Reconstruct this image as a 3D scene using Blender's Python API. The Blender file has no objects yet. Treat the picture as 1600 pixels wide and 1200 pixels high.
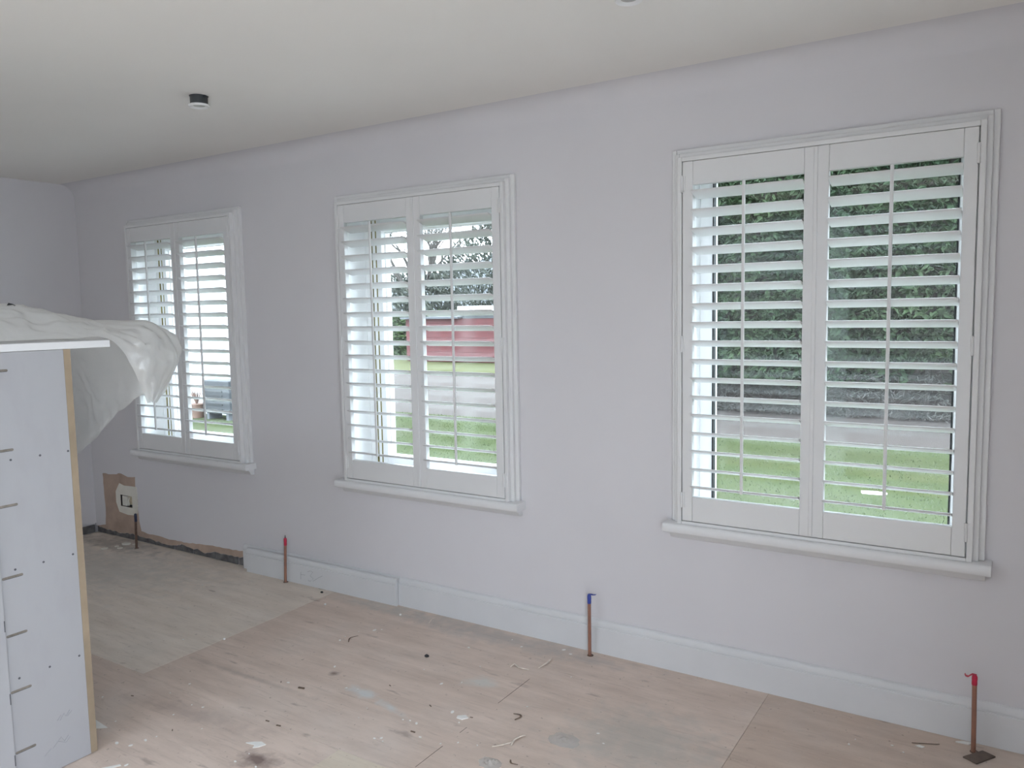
import bpy, math, random
from mathutils import Vector, Matrix
import mathutils.noise as mnoise

random.seed(7)
sc = bpy.context.scene
COL = sc.collection
PI = math.pi

# ------------------------------------------------------------------ camera
CAM = Vector((0.6805, -3.172, 1.565))
yaw, pitch, roll = math.radians(32.546), math.radians(-5.227), math.radians(-1.054)
fw = Vector((-math.sin(yaw)*math.cos(pitch), math.cos(yaw)*math.cos(pitch), math.sin(pitch)))
rt = Vector((math.cos(yaw), math.sin(yaw), 0.0)); up = rt.cross(fw)
r2 = rt*math.cos(roll) + up*math.sin(roll); u2 = -rt*math.sin(roll) + up*math.cos(roll)
cd = bpy.data.cameras.new('camera'); cam = bpy.data.objects.new('camera', cd); COL.objects.link(cam)
M3 = Matrix((r2, u2, -fw)).transposed()
cam.matrix_world = Matrix.Translation(CAM) @ M3.to_4x4()
cd.sensor_fit = 'HORIZONTAL'; cd.sensor_width = 36.0; cd.lens = 1236.6*36.0/1600.0
cd.clip_start = 0.05; cd.clip_end = 400
sc.camera = cam

# ------------------------------------------------------------------ sky (bright overcast) and exposure
w = bpy.data.worlds.new('overcast_sky'); sc.world = w; w.use_nodes = True
bg = w.node_tree.nodes['Background']
bg.inputs['Color'].default_value = (0.775, 0.88, 1.0, 1); bg.inputs['Strength'].default_value = 1.0
sc.view_settings.view_transform = 'Standard'; sc.view_settings.look = 'None'
sc.view_settings.gamma = 1.0; sc.view_settings.use_curve_mapping = False
sc.view_settings.exposure = 3.5
sc.cycles.max_bounces = 14; sc.cycles.diffuse_bounces = 8; sc.cycles.glossy_bounces = 4
sc.cycles.transparent_max_bounces = 24; sc.cycles.sample_clamp_indirect = 6.0
sc.cycles.caustics_reflective = False; sc.cycles.caustics_refractive = False

# the room
XL, XR, YF, ZC = -5.01, 1.18, -4.7, 2.51
WC = (-3.80, -1.874, 0.040)          # shutter centres
WZ = (0.008, -0.008, 0.0)            # small level differences
PW = 1.032                           # both shutter panels together
HOLES = [(c-PW/2, c+PW/2, 0.648+dz, 2.158+dz) for c, dz in zip(WC, WZ)]
DOOR = (-4.45, -2.60, 0.0, 2.36)     # garden doors in the right hand wall, beside the camera (y range)

def portal(name, loc, sx, sy, rot):
    l = bpy.data.lights.new(name, 'AREA'); l.shape = 'RECTANGLE'; l.size = sx; l.size_y = sy; l.energy = 0.0
    l.cycles.is_portal = True
    o = bpy.data.objects.new(name, l); COL.objects.link(o); o.location = loc; o.rotation_euler = rot
portal('sky_portal_doors', (XR+0.28, (DOOR[0]+DOOR[1])/2, 1.18), 2.36, DOOR[1]-DOOR[0], (0, PI/2, 0))
ROOF = (-2.7, -1.3, -4.45, -3.40)        # added rooflight, unseen behind the camera, to brighten the floor
portal('sky_portal_added_rooflight', ((ROOF[0]+ROOF[1])/2, (ROOF[2]+ROOF[3])/2, ZC+0.19), ROOF[1]-ROOF[0], ROOF[3]-ROOF[2], (0, 0, 0))
for h in HOLES:
    portal('sky_portal_window', ((h[0]+h[1])/2, 0.29, (h[2]+h[3])/2), PW, h[3]-h[2], (-PI/2, 0, 0))

# ------------------------------------------------------------------ mesh helpers
class MB:
    def __init__(s): s.v = []; s.f = []
    def add(s, vs, fs):
        n = len(s.v); s.v += [tuple(v) for v in vs]; s.f += [tuple(i+n for i in f) for f in fs]; return s
    def box(s, x0, x1, y0, y1, z0, z1):
        return s.add([(x0,y0,z0),(x1,y0,z0),(x1,y1,z0),(x0,y1,z0),(x0,y0,z1),(x1,y0,z1),(x1,y1,z1),(x0,y1,z1)],
                     [(0,3,2,1),(4,5,6,7),(0,1,5,4),(1,2,6,5),(2,3,7,6),(3,0,4,7)])
    def lathe(s, prof, n=20, c=(0,0,0), cap=True):
        # prof: (r, z) going up
        vs = []; fs = []
        for r, z in prof:
            for k in range(n):
                a = 2*PI*k/n; vs.append((c[0]+r*math.cos(a), c[1]+r*math.sin(a), c[2]+z))
        for i in range(len(prof)-1):
            for k in range(n):
                k2 = (k+1) % n; fs.append((i*n+k, i*n+k2, (i+1)*n+k2, (i+1)*n+k))
        if cap:
            fs.append(tuple(range(n-1, -1, -1))); m = (len(prof)-1)*n; fs.append(tuple(m+k for k in range(n)))
        return s.add(vs, fs)
    def tube(s, pts, rad, n=8):
        vs = []; fs = []; P = [Vector(p) for p in pts]; m = len(P)
        ref = Vector((0.3, 0.2, 1)).normalized()
        for i, p in enumerate(P):
            t = (P[min(i+1, m-1)] - P[max(i-1, 0)]).normalized()
            a = t.cross(ref)
            if a.length < 1e-4: a = t.cross(Vector((1, 0, 0)))
            a.normalize(); b = t.cross(a)
            r = rad[i] if isinstance(rad, (list, tuple)) else rad
            for k in range(n):
                q = 2*PI*k/n; vs.append(p + a*math.cos(q)*r + b*math.sin(q)*r)
        for i in range(m-1):
            for k in range(n):
                k2 = (k+1) % n; fs.append((i*n+k, (i+1)*n+k, (i+1)*n+k2, i*n+k2))
        fs.append(tuple(range(n))); fs.append(tuple((m-1)*n+k for k in range(n-1, -1, -1)))
        return s.add(vs, fs)
    def prism_x(s, prof, x0, x1):
        # closed profile of (y, z), extruded along x
        n = len(prof); vs = [(x0, y, z) for y, z in prof] + [(x1, y, z) for y, z in prof]
        fs = [(i, (i+1) % n, (i+1) % n + n, i+n) for i in range(n)]
        fs.append(tuple(range(n-1, -1, -1))); fs.append(tuple(range(n, 2*n)))
        return s.add(vs, fs)
    def plate(s, poly, y0, y1):
        # polygon of (x, z), thickness along y
        n = len(poly); vs = [(x, y0, z) for x, z in poly] + [(x, y1, z) for x, z in poly]
        fs = [tuple(range(n)), tuple(range(2*n-1, n-1, -1))] + [(i, i+n, (i+1) % n + n, (i+1) % n) for i in range(n)]
        return s.add(vs, fs)
    def slab(s, poly, z0, z1):
        n = len(poly); vs = [(x, y, z0) for x, y in poly] + [(x, y, z1) for x, y in poly]
        fs = [tuple(range(n-1, -1, -1)), tuple(range(n, 2*n))] + [(i, (i+1) % n, (i+1) % n + n, i+n) for i in range(n)]
        return s.add(vs, fs)
    def mesh(s, name, mat=None, smooth=False, fix=True):
        me = bpy.data.meshes.new(name); me.from_pydata(s.v, [], s.f)
        if fix:
            import bmesh
            b = bmesh.new(); b.from_mesh(me); bmesh.ops.recalc_face_normals(b, faces=b.faces); b.to_mesh(me); b.free()
        if mat: me.materials.append(mat)
        if smooth:
            me.polygons.foreach_set('use_smooth', [True]*len(me.polygons))
            try: me.set_sharp_from_angle(angle=math.radians(40))
            except Exception: pass
        me.update(); return me
    def build(s, name, mat, parent=None, smooth=False, bevel=0.0, fix=True):
        return obj(name, s.mesh(name, mat, smooth, fix), parent, bevel)

def obj(name, me, parent=None, bevel=0.0, loc=None):
    o = bpy.data.objects.new(name, me); COL.objects.link(o)
    if parent is not None:
        o.parent = parent
        if loc is None and parent.location.length:      # meshes given in room coordinates keep their place
            o.matrix_parent_inverse = Matrix.Translation(parent.location).inverted()
    if loc is not None: o.location = loc
    if bevel:
        m = o.modifiers.new('edge', 'BEVEL'); m.width = bevel; m.segments = 2; m.limit_method = 'ANGLE'
    return o
def empty(name, loc=(0, 0, 0)):
    o = bpy.data.objects.new(name, None); COL.objects.link(o); o.location = loc; o.empty_display_size = 0.05
    return o
def tag(o, label=None, cat=None, group=None, kind=None):
    if label: o['label'] = label
    if cat: o['category'] = cat
    if group: o['group'] = group
    if kind: o['kind'] = kind
    return o
def struct(o, label=None, cat=None): return tag(o, label, cat, None, 'structure')

# ------------------------------------------------------------------ materials
class NT:
    def __init__(s, name, rough=0.5, spec=0.5):
        s.m = bpy.data.materials.new(name); s.m.use_nodes = True; s.t = s.m.node_tree
        s.b = s.t.nodes['Principled BSDF']; s.b.inputs['Roughness'].default_value = rough
        s.b.inputs['Specular IOR Level'].default_value = spec
        s._co = None
    def n(s, typ, **kw):
        nd = s.t.nodes.new(typ)
        for k, v in kw.items(): setattr(nd, k, v)
        return nd
    def link(s, a, b): s.t.links.new(a, b)
    def co(s, scale=(1, 1, 1)):
        if s._co is None: s._co = s.n('ShaderNodeTexCoord').outputs['Object']
        mp = s.n('ShaderNodeMapping'); mp.inputs['Scale'].default_value = scale; s.link(s._co, mp.inputs['Vector'])
        return mp.outputs[0]
    def noise(s, scale=5, detail=4, stretch=(1, 1, 1), rough=0.55):
        nd = s.n('ShaderNodeTexNoise'); nd.inputs['Scale'].default_value = scale; nd.inputs['Detail'].default_value = detail
        nd.inputs['Roughness'].default_value = rough; s.link(s.co(stretch), nd.inputs['Vector']); return nd.outputs['Fac']
    def ramp(s, fac, a, b, ca, cb):
        r = s.n('ShaderNodeValToRGB'); e = r.color_ramp.elements
        e[0].position = a; e[0].color = (*ca, 1) if len(ca) == 3 else ca
        e[1].position = b; e[1].color = (*cb, 1) if len(cb) == 3 else cb
        s.link(fac, r.inputs[0]); return r.outputs[0]
    def mix(s, fac, a, b, mode='MIX'):
        m = s.n('ShaderNodeMix', data_type='RGBA', blend_type=mode)
        for inp, v in ((m.inputs[0], fac), (m.inputs[6], a), (m.inputs[7], b)):
            if isinstance(v, (int, float)): inp.default_value = v
            elif isinstance(v, tuple): inp.default_value = (*v, 1) if len(v) == 3 else v
            else: s.link(v, inp)
        return m.outputs[2]
    def math(s, op, a, b=0.0, clamp=False):
        m = s.n('ShaderNodeMath', operation=op); m.use_clamp = clamp
        for inp, v in ((m.inputs[0], a), (m.inputs[1], b)):
            if isinstance(v, (int, float)): inp.default_value = v
            else: s.link(v, inp)
        return m.outputs[0]
    def blob(s, cx, cy, rx, ry, ang=0.0, wob=0.6, nscale=14):
        # soft ragged elliptical mark on a surface lying in xy
        mp = s.n('ShaderNodeMapping', vector_type='TEXTURE'); s.co()
        mp.inputs['Location'].default_value = (cx, cy, 0); mp.inputs['Rotation'].default_value = (0, 0, ang); mp.inputs['Scale'].default_value = (rx, ry, 1)
        s.link(s._co, mp.inputs['Vector'])
        vm = s.n('ShaderNodeVectorMath', operation='LENGTH'); s.link(mp.outputs[0], vm.inputs[0])
        d = s.math('ADD', vm.outputs['Value'], s.math('MULTIPLY', s.math('SUBTRACT', s.noise(nscale, 5), 0.5), wob*4))
        return s.math('SUBTRACT', 1.2, d, True)
    def bump(s, h, strength=0.2, dist=0.01):
        b = s.n('ShaderNodeBump'); b.inputs['Strength'].default_value = strength; b.inputs['Distance'].default_value = dist
        s.link(h, b.inputs['Height']); s.link(b.outputs[0], s.b.inputs['Normal'])
    def color(s, c):
        if isinstance(c, tuple): s.b.inputs['Base Color'].default_value = (*c, 1)
        else: s.link(c, s.b.inputs['Base Color'])
        return s

def plain(name, c, rough=0.5, var=0.06, nscale=6, bump=0.0, metal=0.0, spec=0.5):
    t = NT(name, rough, spec); d = tuple(max(0, x*(1-var)) for x in c); e = tuple(min(1, x*(1+var)) for x in c)
    t.color(t.ramp(t.noise(nscale), 0.3, 0.7, d, e)); t.b.inputs['Metallic'].default_value = metal
    if bump: t.bump(t.noise(nscale*12, 3), bump, 0.004)
    return t.m

MAT = {}
t = NT('wall_paint', 0.75, 0.25); t.color(t.ramp(t.noise(1.3, 3), 0.3, 0.7, (0.632, 0.617, 0.635), (0.662, 0.647, 0.665))); t.bump(t.noise(60, 3), 0.05, 0.002); MAT['wall'] = t.m
t = NT('ceiling_paint', 0.85, 0.2); t.color(t.ramp(t.noise(1.1, 3), 0.3, 0.7, (0.765, 0.745, 0.715), (0.795, 0.775, 0.745))); t.bump(t.noise(4, 3), 0.06, 0.02); MAT['ceiling'] = t.m
MAT['gloss_white'] = plain('white_satin_paint', (0.71, 0.71, 0.715), 0.38, 0.02, 3, 0.0)
MAT['shutter'] = plain('white_shutter_lacquer', (0.70, 0.70, 0.70), 0.35, 0.015, 3)
MAT['upvc'] = plain('white_upvc', (0.88, 0.88, 0.88), 0.3, 0.015, 3)
MAT['black'] = plain('black_rubber', (0.02, 0.021, 0.023), 0.6, 0.2)
MAT['olive'] = plain('olive_weather_seal', (0.23, 0.19, 0.055), 0.5, 0.2)
MAT['skirting'] = plain('primed_skirting', (0.64, 0.645, 0.655), 0.5, 0.03, 4)
MAT['bare_plaster'] = plain('bare_plaster', (0.43, 0.325, 0.26), 0.9, 0.16, 7, 0.3)
MAT['filler'] = plain('white_filler', (0.72, 0.70, 0.63), 0.9, 0.06, 10, 0.3)
MAT['box_beige'] = plain('old_plastic_box', (0.62, 0.54, 0.39), 0.6, 0.2, 30)
MAT['masonry'] = plain('dark_masonry', (0.10, 0.10, 0.105), 0.95, 0.5, 22, 0.8)
MAT['brick'] = plain('old_dark_brick', (0.135, 0.13, 0.13), 0.95, 0.45, 18, 0.8)
MAT['mdf'] = plain('raw_mdf', (0.315, 0.245, 0.17), 0.8, 0.12, 8, 0.1)
t = NT('melamine', 0.42); sm = t.ramp(t.noise(5, 5, (1, 2.5, 1)), 0.5, 0.75, (0, 0, 0), (1, 1, 1))
t.color(t.mix(t.math('MULTIPLY', sm, 0.35), (0.385, 0.385, 0.40), (0.325, 0.31, 0.335))); MAT['melamine'] = t.m
MAT['slot'] = plain('shaded_slot', (0.21, 0.185, 0.155), 0.9, 0.3, 40)  # bare board tone, darkened for the shade inside the slots
MAT['hole'] = plain('hole_shade', (0.10, 0.10, 0.11), 0.9, 0.2, 40)  # dark colour stands for the shade in holes and along slots
t = NT('copper', 0.38); t.color(t.ramp(t.noise(30, 4), 0.35, 0.7, (0.40, 0.20, 0.14), (0.30, 0.165, 0.125))); t.b.inputs['Metallic'].default_value = 0.5; MAT['copper'] = t.m
MAT['copper_dull'] = plain('tarnished_copper', (0.16, 0.10, 0.075), 0.6, 0.3, 30, metal=0.4)
MAT['red_tape'] = plain('red_tape', (0.50, 0.02, 0.06), 0.45, 0.15, 40)
MAT['blue_tape'] = plain('blue_tape', (0.03, 0.055, 0.30), 0.45, 0.15, 40)
MAT['navy_tape'] = plain('navy_tape', (0.02, 0.025, 0.06), 0.45, 0.15, 40)
MAT['dark_metal'] = plain('dark_metal', (0.045, 0.05, 0.055), 0.5, 0.2, 20)
MAT['flake'] = plain('white_flake', (0.80, 0.79, 0.76), 0.8, 0.05, 30)
MAT['shaving'] = plain('pine_shaving', (0.66, 0.58, 0.50), 0.8, 0.2, 60)
MAT['brown_bit'] = plain('brown_scrap', (0.16, 0.115, 0.085), 0.9, 0.3, 40)
MAT['offcut'] = plain('hardboard', (0.15, 0.115, 0.095), 0.85, 0.15, 30, 0.2)
MAT['pencil'] = plain('pencil_line', (0.30, 0.30, 0.32), 0.8, 0.1, 40)

def plywood(name, ca, cb, extra=None):
    t = NT(name, 0.82, 0.25)
    g = t.noise(3.2, 8, (0.55, 4.2, 1), 0.62); g2 = t.noise(11, 6, (0.35, 5, 1), 0.6)
    c = t.ramp(g, 0.3, 0.72, ca, cb)
    c = t.mix(t.math('MULTIPLY', t.ramp(g2, 0.56, 0.70, (0, 0, 0), (1, 1, 1)), 0.30), c, tuple(x*0.62 for x in ca))
    dust = t.ramp(t.noise(2.2, 6), 0.5, 0.75, (0, 0, 0), (1, 1, 1))
    c = t.mix(t.math('MULTIPLY', dust, 0.35), c, (0.64, 0.605, 0.57))
    spk = t.ramp(t.noise(75, 2), 0.68, 0.72, (0, 0, 0), (1, 1, 1)); c = t.mix(t.math('MULTIPLY', spk, 0.5), c, (0.66, 0.63, 0.58))
    spd = t.ramp(t.noise(52, 2, (1.1, 0.9, 1)), 0.685, 0.73, (0, 0, 0), (1, 1, 1)); c = t.mix(t.math('MULTIPLY', spd, 0.4), c, (0.13, 0.10, 0.085))
    mott = t.ramp(t.noise(7, 6, (0.6, 1.5, 1), 0.7), 0.42, 0.66, (0, 0, 0), (1, 1, 1)); c = t.mix(t.math('MULTIPLY', mott, 0.22), c, tuple(x*0.66 for x in ca))
    scuff = t.ramp(t.noise(24, 5, (0.25, 2.2, 1), 0.65), 0.60, 0.70, (0, 0, 0), (1, 1, 1)); c = t.mix(t.math('MULTIPLY', scuff, 0.28), c, (0.27, 0.22, 0.195))
    knots = t.ramp(t.noise(9, 3, (0.5, 1.6, 1)), 0.66, 0.74, (0, 0, 0), (1, 1, 1)); c = t.mix(t.math('MULTIPLY', knots, 0.45), c, (0.20, 0.15, 0.13))
    for (col, amt, args) in (extra or []):
        c = t.mix(t.math('MULTIPLY', t.blob(*args), amt), c, col)
    t.color(c); t.bump(g, 0.15, 0.004); return t.m
MARKS = [((0.62, 0.66, 0.66), 0.75, (-1.56, -0.86, 0.10, 0.035, -0.15)), ((0.60, 0.64, 0.64), 0.7, (-1.37, -0.893, 0.09, 0.022, -0.3)),
         ((0.60, 0.63, 0.60), 0.6, (-1.193, -0.531, 0.08, 0.05, 0.3)), ((0.13, 0.09, 0.08), 0.7, (-1.795, -0.785, 0.03, 0.022, 0.2)),
         ((0.10, 0.06, 0.06), 0.75, (-1.538, -1.421, 0.085, 0.055, 0.2)), ((0.40, 0.39, 0.38), 0.55, (-1.45, -0.10, 0.75, 0.09, 0)),
         ((0.30, 0.25, 0.22), 0.4, (-2.1, -1.0, 0.42, 0.018, 0.02, 0.5)), ((0.28, 0.22, 0.20), 0.35, (-2.05, -1.33, 0.35, 0.05, 0.1)),
         ((0.42, 0.42, 0.39), 0.5, (-0.42, -0.62, 0.30, 0.25, 0)), ((0.45, 0.46, 0.43), 0.35, (-2.2, -0.08, 0.4, 0.07, 0))]
MAT['ply_grey'] = plywood('plywood_grey', (0.681, 0.596, 0.516), (0.794, 0.715, 0.636), [((0.46, 0.46, 0.44), 0.5, (-4.2, -0.5, 0.9, 0.4, 0.2)), ((0.16, 0.15, 0.14), 0.5, (-4.6, -0.12, 0.5, 0.10, 0))])
MAT['ply_pink'] = plywood('plywood_pink', (0.600, 0.489, 0.417), (0.731, 0.612, 0.534), MARKS)
MAT['ply_tan'] = plywood('plywood_tan', (0.640, 0.548, 0.437), (0.743, 0.652, 0.534), MARKS[4:5])
MAT['ply_brown'] = plywood('plywood_brown', (0.548, 0.437, 0.365), (0.652, 0.534, 0.450))
MAT['joint'] = plain('dark_joint', (0.09, 0.075, 0.065), 0.95, 0.3)

# clear window glass: passes light straight through, mirrors a little at the surface
m = bpy.data.materials.new('window_glass'); m.use_nodes = True; nt = m.node_tree; nt.nodes.clear()
out = nt.nodes.new('ShaderNodeOutputMaterial'); tr = nt.nodes.new('ShaderNodeBsdfTransparent'); gl = nt.nodes.new('ShaderNodeBsdfGlossy')
lw = nt.nodes.new('ShaderNodeLayerWeight'); mx = nt.nodes.new('ShaderNodeMixShader')
pw = nt.nodes.new('ShaderNodeMath'); pw.operation = 'POWER'; pw.inputs[1].default_value = 5.0
ma = nt.nodes.new('ShaderNodeMath'); ma.operation = 'MULTIPLY_ADD'; ma.inputs[1].default_value = 0.97; ma.inputs[2].default_value = 0.026
lw.inputs['Blend'].default_value = 0.5; tr.inputs[0].default_value = (0.985, 0.995, 0.99, 1); gl.inputs['Roughness'].default_value = 0.01
nt.links.new(lw.outputs['Facing'], pw.inputs[0]); nt.links.new(pw.outputs[0], ma.inputs[0]); nt.links.new(ma.outputs[0], mx.inputs[0])
nt.links.new(tr.outputs[0], mx.inputs[1]); nt.links.new(gl.outputs[0], mx.inputs[2]); nt.links.new(mx.outputs[0], out.inputs[0])
MAT['glass'] = m

def film(name, col, translucency, clear, rough):
    m = bpy.data.materials.new(name); m.use_nodes = True; nt = m.node_tree; nt.nodes.clear()
    out = nt.nodes.new('ShaderNodeOutputMaterial'); df = nt.nodes.new('ShaderNodeBsdfDiffuse'); tl = nt.nodes.new('ShaderNodeBsdfTranslucent')
    tp = nt.nodes.new('ShaderNodeBsdfTransparent'); gs = nt.nodes.new('ShaderNodeBsdfGlossy')
    a = nt.nodes.new('ShaderNodeMixShader'); b = nt.nodes.new('ShaderNodeMixShader'); c = nt.nodes.new('ShaderNodeMixShader')
    tc = nt.nodes.new('ShaderNodeTexCoord'); no = nt.nodes.new('ShaderNodeTexNoise'); no.inputs['Scale'].default_value = 9; no.inputs['Detail'].default_value = 5
    bp = nt.nodes.new('ShaderNodeBump'); bp.inputs['Strength'].default_value = 0.5; bp.inputs['Distance'].default_value = 0.012
    nt.links.new(tc.outputs['Object'], no.inputs['Vector']); nt.links.new(no.outputs['Fac'], bp.inputs['Height'])
    for nd in (df, gs, tl): nt.links.new(bp.outputs[0], nd.inputs['Normal'])
    df.inputs[0].default_value = (*col, 1); tl.inputs[0].default_value = (*col, 1); gs.inputs['Roughness'].default_value = rough
    a.inputs[0].default_value = translucency; b.inputs[0].default_value = clear; c.inputs[0].default_value = 0.07
    nt.links.new(df.outputs[0], a.inputs[1]); nt.links.new(tl.outputs[0], a.inputs[2])
    nt.links.new(a.outputs[0], b.inputs[1]); nt.links.new(tp.outputs[0], b.inputs[2])
    nt.links.new(b.outputs[0], c.inputs[1]); nt.links.new(gs.outputs[0], c.inputs[2]); nt.links.new(c.outputs[0], out.inputs[0])
    return m
MAT['poly'] = film('milky_polythene', (0.80, 0.795, 0.775), 0.55, 0.20, 0.3)
MAT['clear_film'] = film('clear_film', (0.80, 0.82, 0.81), 0.3, 0.62, 0.15)

# ------------------------------------------------------------------ walls, ceiling, floor
def wall_cells(mb, axis, a0, a1, z0, z1, y0, y1, holes):
    """solid wall along x (axis 'x') or y (axis 'y') between depths y0 (room face) and y1, with rectangular holes"""
    A = sorted({a0, a1, *[h[0] for h in holes], *[h[1] for h in holes]}); Z = sorted({z0, z1, *[h[2] for h in holes], *[h[3] for h in holes]})
    A = [a for a in A if a0 <= a <= a1]; Z = [z for z in Z if z0 <= z <= z1]
    def pt(a, d, z): return (a, d, z) if axis == 'x' else (d, a, z)
    solid = {}
    for i in range(len(A)-1):
        for j in range(len(Z)-1):
            ca, cz = (A[i]+A[i+1])/2, (Z[j]+Z[j+1])/2
            solid[i, j] = not any(h[0] < ca < h[1] and h[2] < cz < h[3] for h in holes)
    for (i, j), s in solid.items():
        if not s: continue
        p = (A[i], A[i+1], Z[j], Z[j+1])
        for d in (y0, y1):
            mb.add([pt(p[0], d, p[2]), pt(p[1], d, p[2]), pt(p[1], d, p[3]), pt(p[0], d, p[3])], [(0, 1, 2, 3)])
        for (ii, jj, q) in ((i-1, j, ((p[0], p[2]), (p[0], p[3]))), (i+1, j, ((p[1], p[2]), (p[1], p[3]))), (i, j-1, ((p[0], p[2]), (p[1], p[2]))), (i, j+1, ((p[0], p[3]), (p[1], p[3])))):
            if not solid.get((ii, jj), False):
                (e0, f0), (e1, f1) = q
                mb.add([pt(e0, y0, f0), pt(e1, y0, f1), pt(e1, y1, f1), pt(e0, y1, f0)], [(0, 1, 2, 3)])
    return mb
def weld(me):
    import bmesh
    b = bmesh.new(); b.from_mesh(me); bmesh.ops.remove_doubles(b, verts=b.verts, dist=1e-5); bmesh.ops.recalc_face_normals(b, faces=b.faces); b.to_mesh(me); b.free()

SOCK = (-4.672, -4.532, 0.236, 0.318)
mb = MB(); wall_cells(mb, 'x', XL-0.3, XR+0.3, 0.12, 2.75, 0.0, 0.30, HOLES + [SOCK])
mb2 = MB(); wall_cells(mb2, 'x', -3.345, XR+0.3, -0.3, 0.12, 0.0, 0.30, [])
mb.add(mb2.v, mb2.f); mb.box(XL-0.3, -3.345, 0.016, 0.30, -0.3, 0.12)
wb = mb.build('wall_back', MAT['wall']); weld(wb.data)
struct(wb, 'pale lilac grey painted wall with the three shuttered windows', 'wall')
# plaster skin with a broken lower edge, left of the skirting
rag = [(-5.01, 0.037), (-4.986, 0.037), (-4.903, 0.028), (-4.766, 0.027), (-4.685, 0.022), (-4.552, 0.037), (-4.475, 0.028), (-4.311, 0.024), (-4.189, 0.015),
       (-4.045, 0.025), (-3.996, 0.040), (-3.882, 0.027), (-3.836, 0.034), (-3.748, 0.015), (-3.669, 0.037), (-3.561, 0.040), (-3.455, 0.038), (-3.345, 0.045)]
rag2 = []
for i in range(len(rag)-1):
    (xa, za), (xb, zb) = rag[i], rag[i+1]
    for k in range(4):
        f = k/4; rag2.append((xa+(xb-xa)*f, za+(zb-za)*f + 0.012 + (random.uniform(-0.006, 0.006) if k else 0)))
rag2.append((-3.345, 0.057))
mb = MB()
for i in range(len(rag2)-1):
    (xa, za), (xb, zb) = rag2[i], rag2[i+1]
    mb.add([(xa, 0, za), (xb, 0, zb), (xb, 0, 0.12), (xa, 0, 0.12), (xa, 0.016, za), (xb, 0.016, zb)], [(0, 1, 2, 3), (0, 4, 5, 1)])
mb.build('broken_plaster_edge', MAT['wall'], wb, fix=False)
# bare plaster where the paint is missing
paint = [(-5.01, 0.05), (-4.999, 0.05), (-4.884, 0.071), (-4.871, 0.185), (-4.878, 0.304), (-4.882, 0.451), (-4.772, 0.454), (-4.65, 0.471), (-4.573, 0.454), (-4.481, 0.463),
         (-4.486, 0.397), (-4.47, 0.33), (-4.466, 0.20), (-4.463, 0.149), (-4.445, 0.082), (-4.345, 0.072), (-4.245, 0.075), (-4.125, 0.066), (-3.936, 0.072), (-3.777, 0.084), (-3.666, 0.092), (-3.526, 0.093), (-3.345, 0.10)]
def top_at(x):
    for i in range(len(paint)-1):
        if paint[i][0] <= x <= paint[i+1][0] and paint[i+1][0] > paint[i][0]:
            f = (x-paint[i][0])/(paint[i+1][0]-paint[i][0]); return paint[i][1]+f*(paint[i+1][1]-paint[i][1])
    return 0.06
def strip_patch(name, mat, poly, y=-0.0012, parent=wb):
    return MB().plate(poly, y, 0.0006).build(name, mat, parent)
lower = [p for p in rag2]
def rough_line(pts, amp):
    out = []
    for i in range(len(pts)-1):
        (xa, za), (xb, zb) = pts[i], pts[i+1]; L = math.hypot(xb-xa, zb-za); n = max(1, int(L/0.03))
        for k in range(n):
            f = k/n; a = amp if k else 0
            out.append((xa+(xb-xa)*f+random.uniform(-a, a), za+(zb-za)*f+random.uniform(-a, a)))
    out.append(pts[-1]); return out
sx0, sx1, sz0, sz1 = SOCK
low = [(x, z+0.001) for x, z in lower if -4.86 <= x]
poly = rough_line([(-4.86, 0.05)] + [p for p in paint if p[0] >= -4.885][2:], 0.0035)
A = [(-5.008, 0.05)] + [(x, z+0.001) for x, z in lower if -5.0 < x <= -3.35] + [(-3.347, 0.057)]
top = rough_line(paint[1:], 0.0035)
# the patch is split in two so that the socket hole stays open
left_top = [p for p in top if p[0] < -4.70]; mid_top = [p for p in top if -4.70 <= p[0] <= -4.50 and p[1] > 0.42]; right_top = [p for p in top if p[0] > -4.50 and not (p[1] > 0.42 and p[0] < -4.49)]
lowL = [p for p in A if p[0] < -4.70]; lowM = [p for p in A if -4.70 <= p[0] <= -4.50]; lowR = [p for p in A if p[0] > -4.50]
mb = MB()
def plate(poly): mb.plate(poly, -0.0012, 0.0006)
plate(lowL + [(-4.70, 0.035), (-4.70, 0.462)] + left_top[::-1])
plate([(-4.70, 0.035)] + lowM + [(-4.50, 0.04), (-4.50, sz0-0.002), (-4.70, sz0-0.002)])
plate([(-4.70, sz0-0.002), (sx0-0.002, sz0-0.002), (sx0-0.002, sz1+0.002), (-4.70, sz1+0.002)])
plate([(sx1+0.002, sz0-0.002), (-4.50, sz0-0.002), (-4.50, sz1+0.002), (sx1+0.002, sz1+0.002)])
plate([(-4.70, sz1+0.002), (-4.50, sz1+0.002), (-4.50, 0.46)] + mid_top[::-1] + [(-4.70, 0.462)])
plate([(-4.50, 0.04)] + lowR + right_top[::-1] + [(-4.50, 0.46)])
bp_ = mb.build('bare_plaster_patch', MAT['bare_plaster'], wb, fix=False); bp_['label'] = 'unpainted brown plaster patch around the open socket hole and along the floor'
outer = [(-4.675, 0.400), (-4.619, 0.388), (-4.53, 0.392), (-4.47, 0.392), (-4.466, 0.349), (-4.468, 0.26), (-4.474, 0.205), (-4.51, 0.186), (-4.589, 0.180), (-4.694, 0.191), (-4.727, 0.258), (-4.725, 0.337)]
inner = [(sx0, sz1), (-4.63, sz1), (-4.58, sz1), (sx1, sz1), (sx1, 0.30), (sx1, 0.265), (sx1, sz0), (-4.56, sz0), (-4.60, sz0), (sx0, sz0), (sx0, 0.26), (sx0, 0.295)]
mb = MB(); n = len(outer)
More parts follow.
